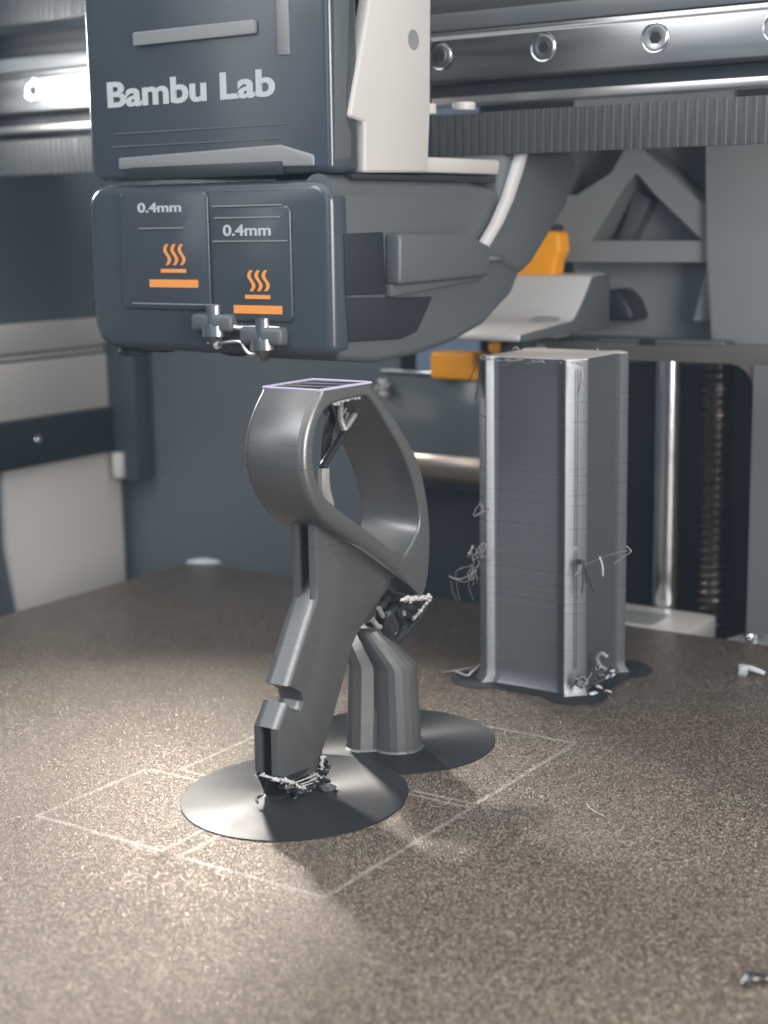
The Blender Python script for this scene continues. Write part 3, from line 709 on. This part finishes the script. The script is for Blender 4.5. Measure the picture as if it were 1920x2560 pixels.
# lower cover details: two nozzle panels
YL = YF-.8
def panel(pxa, pya, pxb, pyb, txt, icon):
    a, b = hp(pxa, pyb), hp(pxb, pya)
    p = obj('nozzle_panel', MB().prism(rrect(a[0], b[0], a[1], b[1], 1.2, 4), 'y', YL-.55, YL+.2), 'black', lo_c, .35, 3)
    return p
pa = panel(320, 478, 528, 770, 0, 0); pb = panel(548, 512, 735, 800, 0, 0)
YP = YL-.55
def lettering(px0, py0, px1, py1):
    a, b = hp(px0, py1), hp(px1, py0); text('size_mark', '0.4mm', 'ink', lo_c, a[0], b[0], a[1], b[1], YP-.02, .02)
lettering(357, 505, 464, 532); lettering(570, 560, 688, 590)
def hot(px, py):
    m_ = MB()
    def bar(dx0, dx1, dy0, dy1):
        a, b = hp(px+dx0, py+dy1), hp(px+dx1, py+dy0); m_.box(a[0], b[0], YP-.12, YP+.05, a[1], b[1])
    bar(-60, 60, -9, 9); bar(-32, 30, -36, -27)
    for k in (-17, 1, 19):
        pts = []
        for j in range(13):
            u = j/12; a = hp(px+k+6*math.sin(u*math.pi*2), py-46-u*52); pts.append((a[0], a[1]))
        wv = 6.5*.0585
        m_.prism([(p[0]-wv, p[1]) for p in pts]+[(p[0]+wv, p[1]) for p in reversed(pts)], 'y', YP-.12, YP+.05)
    obj('hot_surface_mark', m_, 'inko', lo_c)
hot(447, 708); hot(657, 773)
for px0, px1, py in ((545, 715, 516), (548, 712, 545), (545, 730, 603), (360, 470, 571), (345, 560, 757)):
    a, b = hp(px0, py), hp(px1, py-.0); obj('panel_line', MB().box(a[0], b[0], YP-.25, YP+.1, a[1]-.13, a[1]+.13), 'gray', lo_c)  # pale ridges; on the right panel the tone holds edge glints
# silicone socks, nozzles and latch below the cover
for px, pz, nm in ((520, 71.6, 0), (640, 69.4, 1)):
    x_ = hp(px, 800)[0]+3
    o_ = obj('nozzle', MB().lathe((x_, YF-1.5, pz+1.2), (0, 0, 1), [(.4, -1.0), (.7, -.9), (2.0, .8), (2.6, 1.2), (2.6, 3.2), (1.6, 3.4), (1.6, 7)], 20), 'steel', t)
    obj('heater_block', MB().box(x_-5, x_+5, YF-3, YF+10, pz+3.2, pz+6.6), 'dgray', t, .8, 3)
def hp3(px, py, d=0.): return at(px, py, y=YF-1.6-d)
obj('latch', MB().tube([hp3(495, 792), hp3(515, 812), hp3(535, 848), hp3(548, 862)], [.85, 1.1], 8, 3), 'plate', t)
obj('latch', MB().tube([hp3(520, 858), hp3(560, 856), hp3(600, 854), hp3(612, 870), hp3(628, 886), hp3(655, 885)], [.25, .6], 8, 3), 'alu', t)
obj('latch', MB().tube([hp3(570, 812), hp3(600, 820), hp3(660, 818), hp3(700, 820)], [.7, .3], 8, 3), 'alu', t)
sk = MB()
for k in range(12):
    u = k/11; sk.blob(hp3(330+u*260, 880-14*math.sin(u*3.0)+random.uniform(-3, 3), -4), 1.6, (2.6, 1, .5), Matrix.Identity(3), rough=.25)
obj('wire_loom', sk, 'black2', t)
# right flank
def sp(px, py): p = at(px, py, x=XS); return p.y, p.z
flank = [sp(835, 462), sp(1110, 452), sp(1180, 456), sp(1250, 470), sp(1310, 560), sp(1318, 650), sp(1285, 735), sp(1215, 812), sp(1140, 855), sp(1050, 888), sp(950, 908), sp(862, 903), sp(838, 880)]
fk = obj('side_panel', MB().prism(flank, 'x', XS-22, XS-.3), 'dgray', t, 1.5, 3)
a, b = sp(835, 500), sp(1200, 452)
obj('top_roll', MB().tube([(XS-3.6, a[0], b[1]-2.6), (XS-3.6, b[0]-2, b[1]-2.6)], 3.4, 16), 'dgray', fk)
blk = [sp(965, 585), sp(1130, 583), sp(1195, 615), sp(1192, 690), sp(965, 712)]
obj('motor_block', MB().prism(blk, 'x', XS-.4, XS+3.2), 'dgray', fk, .8, 3)
obj('vent_recess', MB().prism([sp(858, 585), sp(955, 580), sp(962, 735), sp(862, 738)], 'x', XS-.5, XS+.35), 'black2', fk, .2)
obj('lower_recess', MB().prism([sp(862, 745), sp(1080, 742), sp(1040, 830), sp(1000, 848), sp(872, 855)], 'x', XS-.5, XS+.3), 'black2', fk, .3)
obj('block_ledge', MB().prism([sp(965, 710), sp(1195, 690), sp(1195, 700), sp(965, 742)], 'x', XS-.4, XS+1.2), 'dgray', fk, .3)
for px, py in ((1185, 615), (1225, 645)):
    obj('clip', MB().box(XS-.3, XS+1.6, sp(px-22, py)[0], sp(px+22, py)[0], sp(px, py+8)[1], sp(px, py-7)[1]), 'alu', fk, .3)
duct = [sp(1262, 385), sp(1440, 378), sp(1437, 440), sp(1415, 520), sp(1372, 590), sp(1330, 660), sp(1300, 690), sp(1200, 640), sp(1240, 520)]
dk_ = obj('duct', MB().prism(duct, 'x', XS-16, XS+.6), 'dgray', t, 2.2, 4)
edge_ = [sp(1292, 372), sp(1275, 430), sp(1252, 500), sp(1225, 560), sp(1188, 622)]
secs = []
for k, (y_, z_) in enumerate(edge_):
    wv = 3.0; secs.append([(XS+.5, y_-wv/2, z_), (XS+2.4, y_-wv/2, z_), (XS+2.4, y_+wv/2, z_), (XS+.5, y_+wv/2, z_)])
obj('duct_edge', MB().loft(secs), 'lgray', dk_, .3)
# white carriage plate on the flank, above the seam
XP = XS+.5
pl = [sp(868, 292), sp(930, -60), sp(1074, -60), sp(1072, 285), sp(1066, 432), sp(906, 432), sp(908, 305)]
cp = obj('carriage_plate', MB().prism(pl, 'x', XP-3, XP), 'plate', t, .7, 3)
y_, z_ = sp(1028, 100)
obj('plate_hole', MB().lathe((XP, y_, z_), (1, 0, 0), [(1.9, -.3), (1.9, .05), (1.5, .12), (1.3, .05), (1.3, -.3)], 24).lathe((XP, y_, z_), (1, 0, 0), [(1.3, -.3), (1.3, .02), (.01, .02)], 24), 'gray', cp)
obj('carriage_foot', MB().box(XS-14, XS-1, sp(1068, 400)[0], sp(1262, 400)[0], sp(1100, 432)[1], sp(1100, 392)[1]), 'plate', t, .6)
obj('carriage_base', MB().box(XS-18, XS+.1, YF+6, sp(1240, 440)[0], sp(1000, 452)[1], sp(1000, 436)[1]), 'black2', t, .4)
obj('trim_strip', MB().prism([sp(836, -40), sp(878, -40), sp(866, 290), sp(880, 330), sp(880, 395), sp(840, 400)], 'x', XS-2, XS-.1), 'dgray', t, .3)
obj('roller', MB().cyl((XS-2, sp(1082, 275)[0], sp(1082, 285)[1]), (0, 0, 1), 2.4, 2.4, 2.0, 20), 'plate', t, .2)
obj('roller', MB().cyl((XS-2, sp(1180, 270)[0], sp(1180, 275)[1]), (0, 0, 1), 2.4, 2.4, 1.6, 20), 'plate', t, .2)

# ------------------------------------------------------------------ rear frame
YK = 350.0
def rp(px, py, y=YK): p = at(px, py, y=y); return p.x, p.z
t = thing('rear_frame', 'gray plastic rear frame with triangular openings and diagonal ribs', 'frame', (-150, 360, 70))
trO = [rp(1380, 655), rp(1772, 655), rp(1772, 300), rp(1380, 300)]
tri = [rp(1478, 602), rp(1758, 602), rp(1640, 488), rp(1592, 432), rp(1575, 448)]
tri2 = [rp(1768, 505), rp(1752, 508), rp(1600, 372), rp(1560, 330), rp(1768, 330)]
tri3 = [rp(1560, 375), rp(1528, 432), rp(1442, 488), rp(1400, 488), rp(1400, 330), rp(1550, 330)]
obj('truss_panel', MB().prism(trO, 'y', YK, YK+12, [tri, tri2, tri3]), 'gray', t, .9, 3)
obj('back_sheet', MB().box(rp(1380, 0)[0], rp(1790, 0)[0], YK+12.2, YK+14, rp(0, 820)[1]-4, 130), 'gray', t)
obj('shade_block', MB().prism([rp(1545, 640, YK+10), rp(1600, 470, YK+10), rp(1640, 500, YK+10), rp(1570, 640, YK+10)], 'y', YK+7, YK+12), 'dgray', t, .5)  # dark block stands in for the shadow inside the lower opening
obj('side_wall', MB().prism([rp(1772.5, 300), rp(2150, 300), (rp(2150, 800)[0], 62), (rp(1790, 800)[0], 62), rp(1773, 640)], 'y', YK-3, YK+11), 'gray', t, 1.2, 3)
obj('gusset', MB().prism([rp(1738, 805, YK+4), rp(1775, 670, YK+4), rp(1795, 662, YK+4), rp(1790, 805, YK+4)], 'y', YK+1, YK+11.9), 'gray', t, 1.2, 3)
obj('cable_boss', MB().prism([rp(1505, 800, YK+6), rp(1505, 745, YK+6), rp(1528, 722, YK+6), rp(1560, 722, YK+6), rp(1585, 750, YK+6), rp(1602, 800, YK+6)], 'y', YK+2, YK+12), 'black2', t, 1.2, 3)
YD = 341.0
zd = at(1600, 858, y=YD).z
opn0 = rp(1380, 905, YD); opn1 = rp(1883, 905, YD)
zo = at(1700, 905, y=YD).z
outer = rrect(at(1325, 870, y=YD).x, 60, -70, zd+.1, 3.2, 6, (0, 1, 1, 0))
hole = rrect(at(1350, 905, y=YD).x, at(1884, 960, y=YD).x, -60, zo, 6.2, 8, (0, 1, 1, 0))
obj('opening_rim', MB().prism(outer, 'y', YD, YD+7, [hole]), 'rim', t, 1.0, 3)
obj('deck', MB().box(at(1325, 870, y=YD).x+1, 60, YD+7.05, YK+12, zd-3, zd-.1), 'dgray', t, .5)
obj('deck_cap', MB().prism(rrect(at(1490, 870, y=YD).x, at(1812, 870, y=YD).x, YD-.5, YD+7.5, .8, 3), 'z', zd+.05, zd+.9), 'dgray', t, .3)
obj('deck_notch', MB().box(at(1600, 870, y=YD).x, at(1640, 870, y=YD).x, YD-.6, YD+1.2, zd-.3, zd+.95), 'dark', t)
obj('post_face', MB().box(opn1[0]+.4, 60, YD-1.2, YD-.02, -70, zd-4), 'postg', t, .5)
obj('end_knob', MB().lathe((at(1325, 855, y=YD-1).x, YD+1.5, zd-3.6), (0, 0, 1), [(3.2, -2), (4.4, -1.2), (4.6, 1.2), (3.6, 2.8), (1, 3.3)], 24), 'gray', t)
# wiper ramp
t = thing('wiper_ramp', 'light gray curved ramp with an orange tip behind the print head', 'wiper ramp', (-187, 335, 66))
XRp = at(1455, 750, y=333).x
def rs(px, py): p = at(px, py, x=XRp); return p.y, p.z
prof = [rs(1480, 690), rs(1472, 712), rs(1455, 755), rs(1437, 793), rs(1428, 803), rs(1395, 812), rs(1300, 838), (rs(1300, 838)[0], rs(1300, 838)[1]-1.6), (rs(1520, 800)[0], rs(1520, 800)[1]-2), rs(1521, 682)]
ys = [p[0] for p in prof]
xL = at(1195, 830, y=330).x
obj('ramp', MB().prism(prof, 'x', xL+1, XRp), 'lgray', t, .8, 3)
obj('end_face', MB().prism([(a*.995+338*.005, b*.99+74*.01) for a, b in prof], 'x', XRp+.02, XRp+.5), 'dgray', t, .2)  # end of the ramp painted darker than its top-lit pale front
obj('notch', MB().box(XRp-9, XRp-3.5, rs(1428, 803)[0]-3, rs(1428, 803)[0]+1, rs(1428, 803)[1]-.4, rs(1428, 803)[1]+.9), 'gray', t, .2)
obj('lip', MB().prism([(xL-3.5, 324), (XRp-2, 324), (XRp-2, 331), (xL-3.5, 331)], 'z', rs(1300, 838)[1]-2.2, rs(1300, 838)[1]-.4), 'lgray', t, .6, 3)
YT = 343.0
tip = [at(1248, 692, y=YT), at(1285, 630, y=YT), at(1322, 578, y=YT), at(1410, 578, y=YT), at(1414, 628, y=YT), at(1402, 650, y=YT), at(1396, 692, y=YT)]
obj('orange_tip', MB().prism([(p.x, p.z) for p in tip], 'y', YT-3, YT+3), 'orange', t, 1.1, 4)
c = at(1398, 572, y=YT); obj('tip_cap', MB().cyl((c.x-.4, YT, c.z-.5), (0, 0, 1), 1.6, 1.0, 1.6, 14), 'black2', t, .2)
c = at(1237, 866, y=328); obj('orange_peg', MB().blob(c, 1.6, (1, 1, 1.3), Matrix.Identity(3), .05), 'orange', t)
obj('arm', MB().prism([(p.x, p.z) for p in [at(1215, 905, y=330), at(1240, 880, y=330), at(1275, 862, y=330), at(1290, 838, y=330), at(1420, 812, y=330), at(1420, 826, y=330), at(1330, 848, y=330), at(1312, 890, y=330), at(1300, 905, y=330)]], 'y', 328.6, 334), 'dgray', t, .6, 3)
# waste chute with orange pad
t = thing('waste_chute', 'dark gray chute box with a metal lip and orange wiper pad', 'waste chute', (-215, 344, 24))
YW = 338.0
zt_, zb_ = at(1100, 938, y=YW).z, at(1100, 1222, y=YW).z
chp = [(349.9, zt_), (YW, zt_)] + [(YW+6-6*math.cos(a), zb_+6-6*math.sin(a)) for a in [k/8*math.pi/2 for k in range(9)]] + [(349.9, zb_)]
obj('housing', MB().prism(chp, 'x', at(945, 940, y=YW).x, at(1262, 940, y=YW).x), 'chute', t, .35, 2)
obj('highlight_roll', MB().cyl((at(947, 1200, y=YW).x, YW+4.6, zb_+5.6), (1, 0, 0), 5.6, 5.6, at(1262, 940, y=YW).x-at(947, 940, y=YW).x, 40), 'roll', t, .3)  # added cylinder; carries the warm reflected band along the chute's lower edge
a = at(955, 936, y=YW); b = at(1090, 936, y=YW)
obj('metal_lip', MB().box(a.x, b.x, YW-1.0, YW+4, zt_+.1, zt_+.9), 'chrome', t, .2)
a, b = at(1087, 945, y=YW-2), at(1197, 882, y=YW-2)
obj('orange_pad', MB().prism(rrect(a.x, b.x, a.z, b.z, .9, 4), 'y', YW-4.5, YW+3), 'orange', t, 1.0, 4)
cc = MB()
for k in range(8): cc.blob(at(952+random.uniform(-12, 14), 950+k*5+random.uniform(-8, 8), y=YW-2), random.uniform(.5, 1.1), (1.4, .8, 1), rough=.6)
obj('waste_blob', cc, 'crust', t)
# guide rod, lead screw, clamps
a = at(1671, 1200, y=356)
t = thing('guide_rod', 'polished upright steel rod behind the tower', 'guide rod', (a.x, 356, -60))
obj('shaft', MB().cyl((a.x, 356, -60), (0, 0, 1), 3.45, 3.45, 60+zd-3.2, 40), 'chrome', t)
a = at(1790, 1250, y=358)
t = thing('lead_screw', 'dark bronze threaded lead screw to the right of the steel rod', 'lead screw', (a.x, 358, -60))
obj('core', MB().cyl((a.x, 358, -60), (0, 0, 1), 3.1, 3.1, 60+zd-3.2, 24), 'brass', t)
pts = []; turns = 54
for k in range(turns*16+1):
    q = k/16*2*math.pi; pts.append((a.x+3.4*math.cos(q), 358+3.4*math.sin(q), -55+k/16*2.1))
obj('thread', MB().tube(pts, .62, 6), 'brass', t)
t = thing('rod_clamp', 'silver clamp block at the foot of the steel rod by the plate edge', 'clamp', (-154, 340, -6))
a, b = at(1718, 1572, y=335), at(1500, 1545, y=335)
obj('block', MB().prism(rrect(b.x-6, a.x+1.0, 327.6, 352, 2.5, 5), 'z', -7, -1.4), 'plate', t, .6, 3)
obj('recess', MB().prism(rrect(b.x+2, a.x-9, 334, 346, 1.5, 4), 'z', -1.6, -1.25), 'gray', t)
a = at(1880, 1598, z=-.5)
t = thing('plate_bracket', 'gray bracket with a bright round screw at the back right of the plate', 'bracket', (a.x, a.y, -6))
obj('bracket_body', MB().prism([(a.x-6.5, 327.5), (a.x+30, 327.5), (a.x+30, 339.5), (a.x-3, 339.5)], 'z', -6, -.6), 'gray', t, .7, 3)
obj('screw', MB().lathe((a.x+.2, 331.5, -.6), (0, 0, 1), [(2.5, 0), (2.5, .7), (2.2, 1.0), (1.3, 1.0), (1.2, .6), (.01, .6)], 28), 'chrome', t)


# ------------------------------------------------------------------ added thin volume: lifts the blacks like veiling glare in the lens
hz = MB().box(-420, 300, -900, 460, -1130, 420)
h = obj('veil_haze', hz, 'white'); h['kind'] = 'stuff'
hm = bpy.data.materials.new('veil_air'); hm.use_nodes = True; nt = hm.node_tree
nt.nodes.remove(nt.nodes['Principled BSDF'])
pv = nt.nodes.new('ShaderNodeVolumePrincipled'); pv.inputs['Density'].default_value = .06; pv.inputs['Color'].default_value = (.55, .78, 1, 1)
nt.links.new(pv.outputs[0], nt.nodes['Material Output'].inputs['Volume'])
h.data.materials[0] = hm
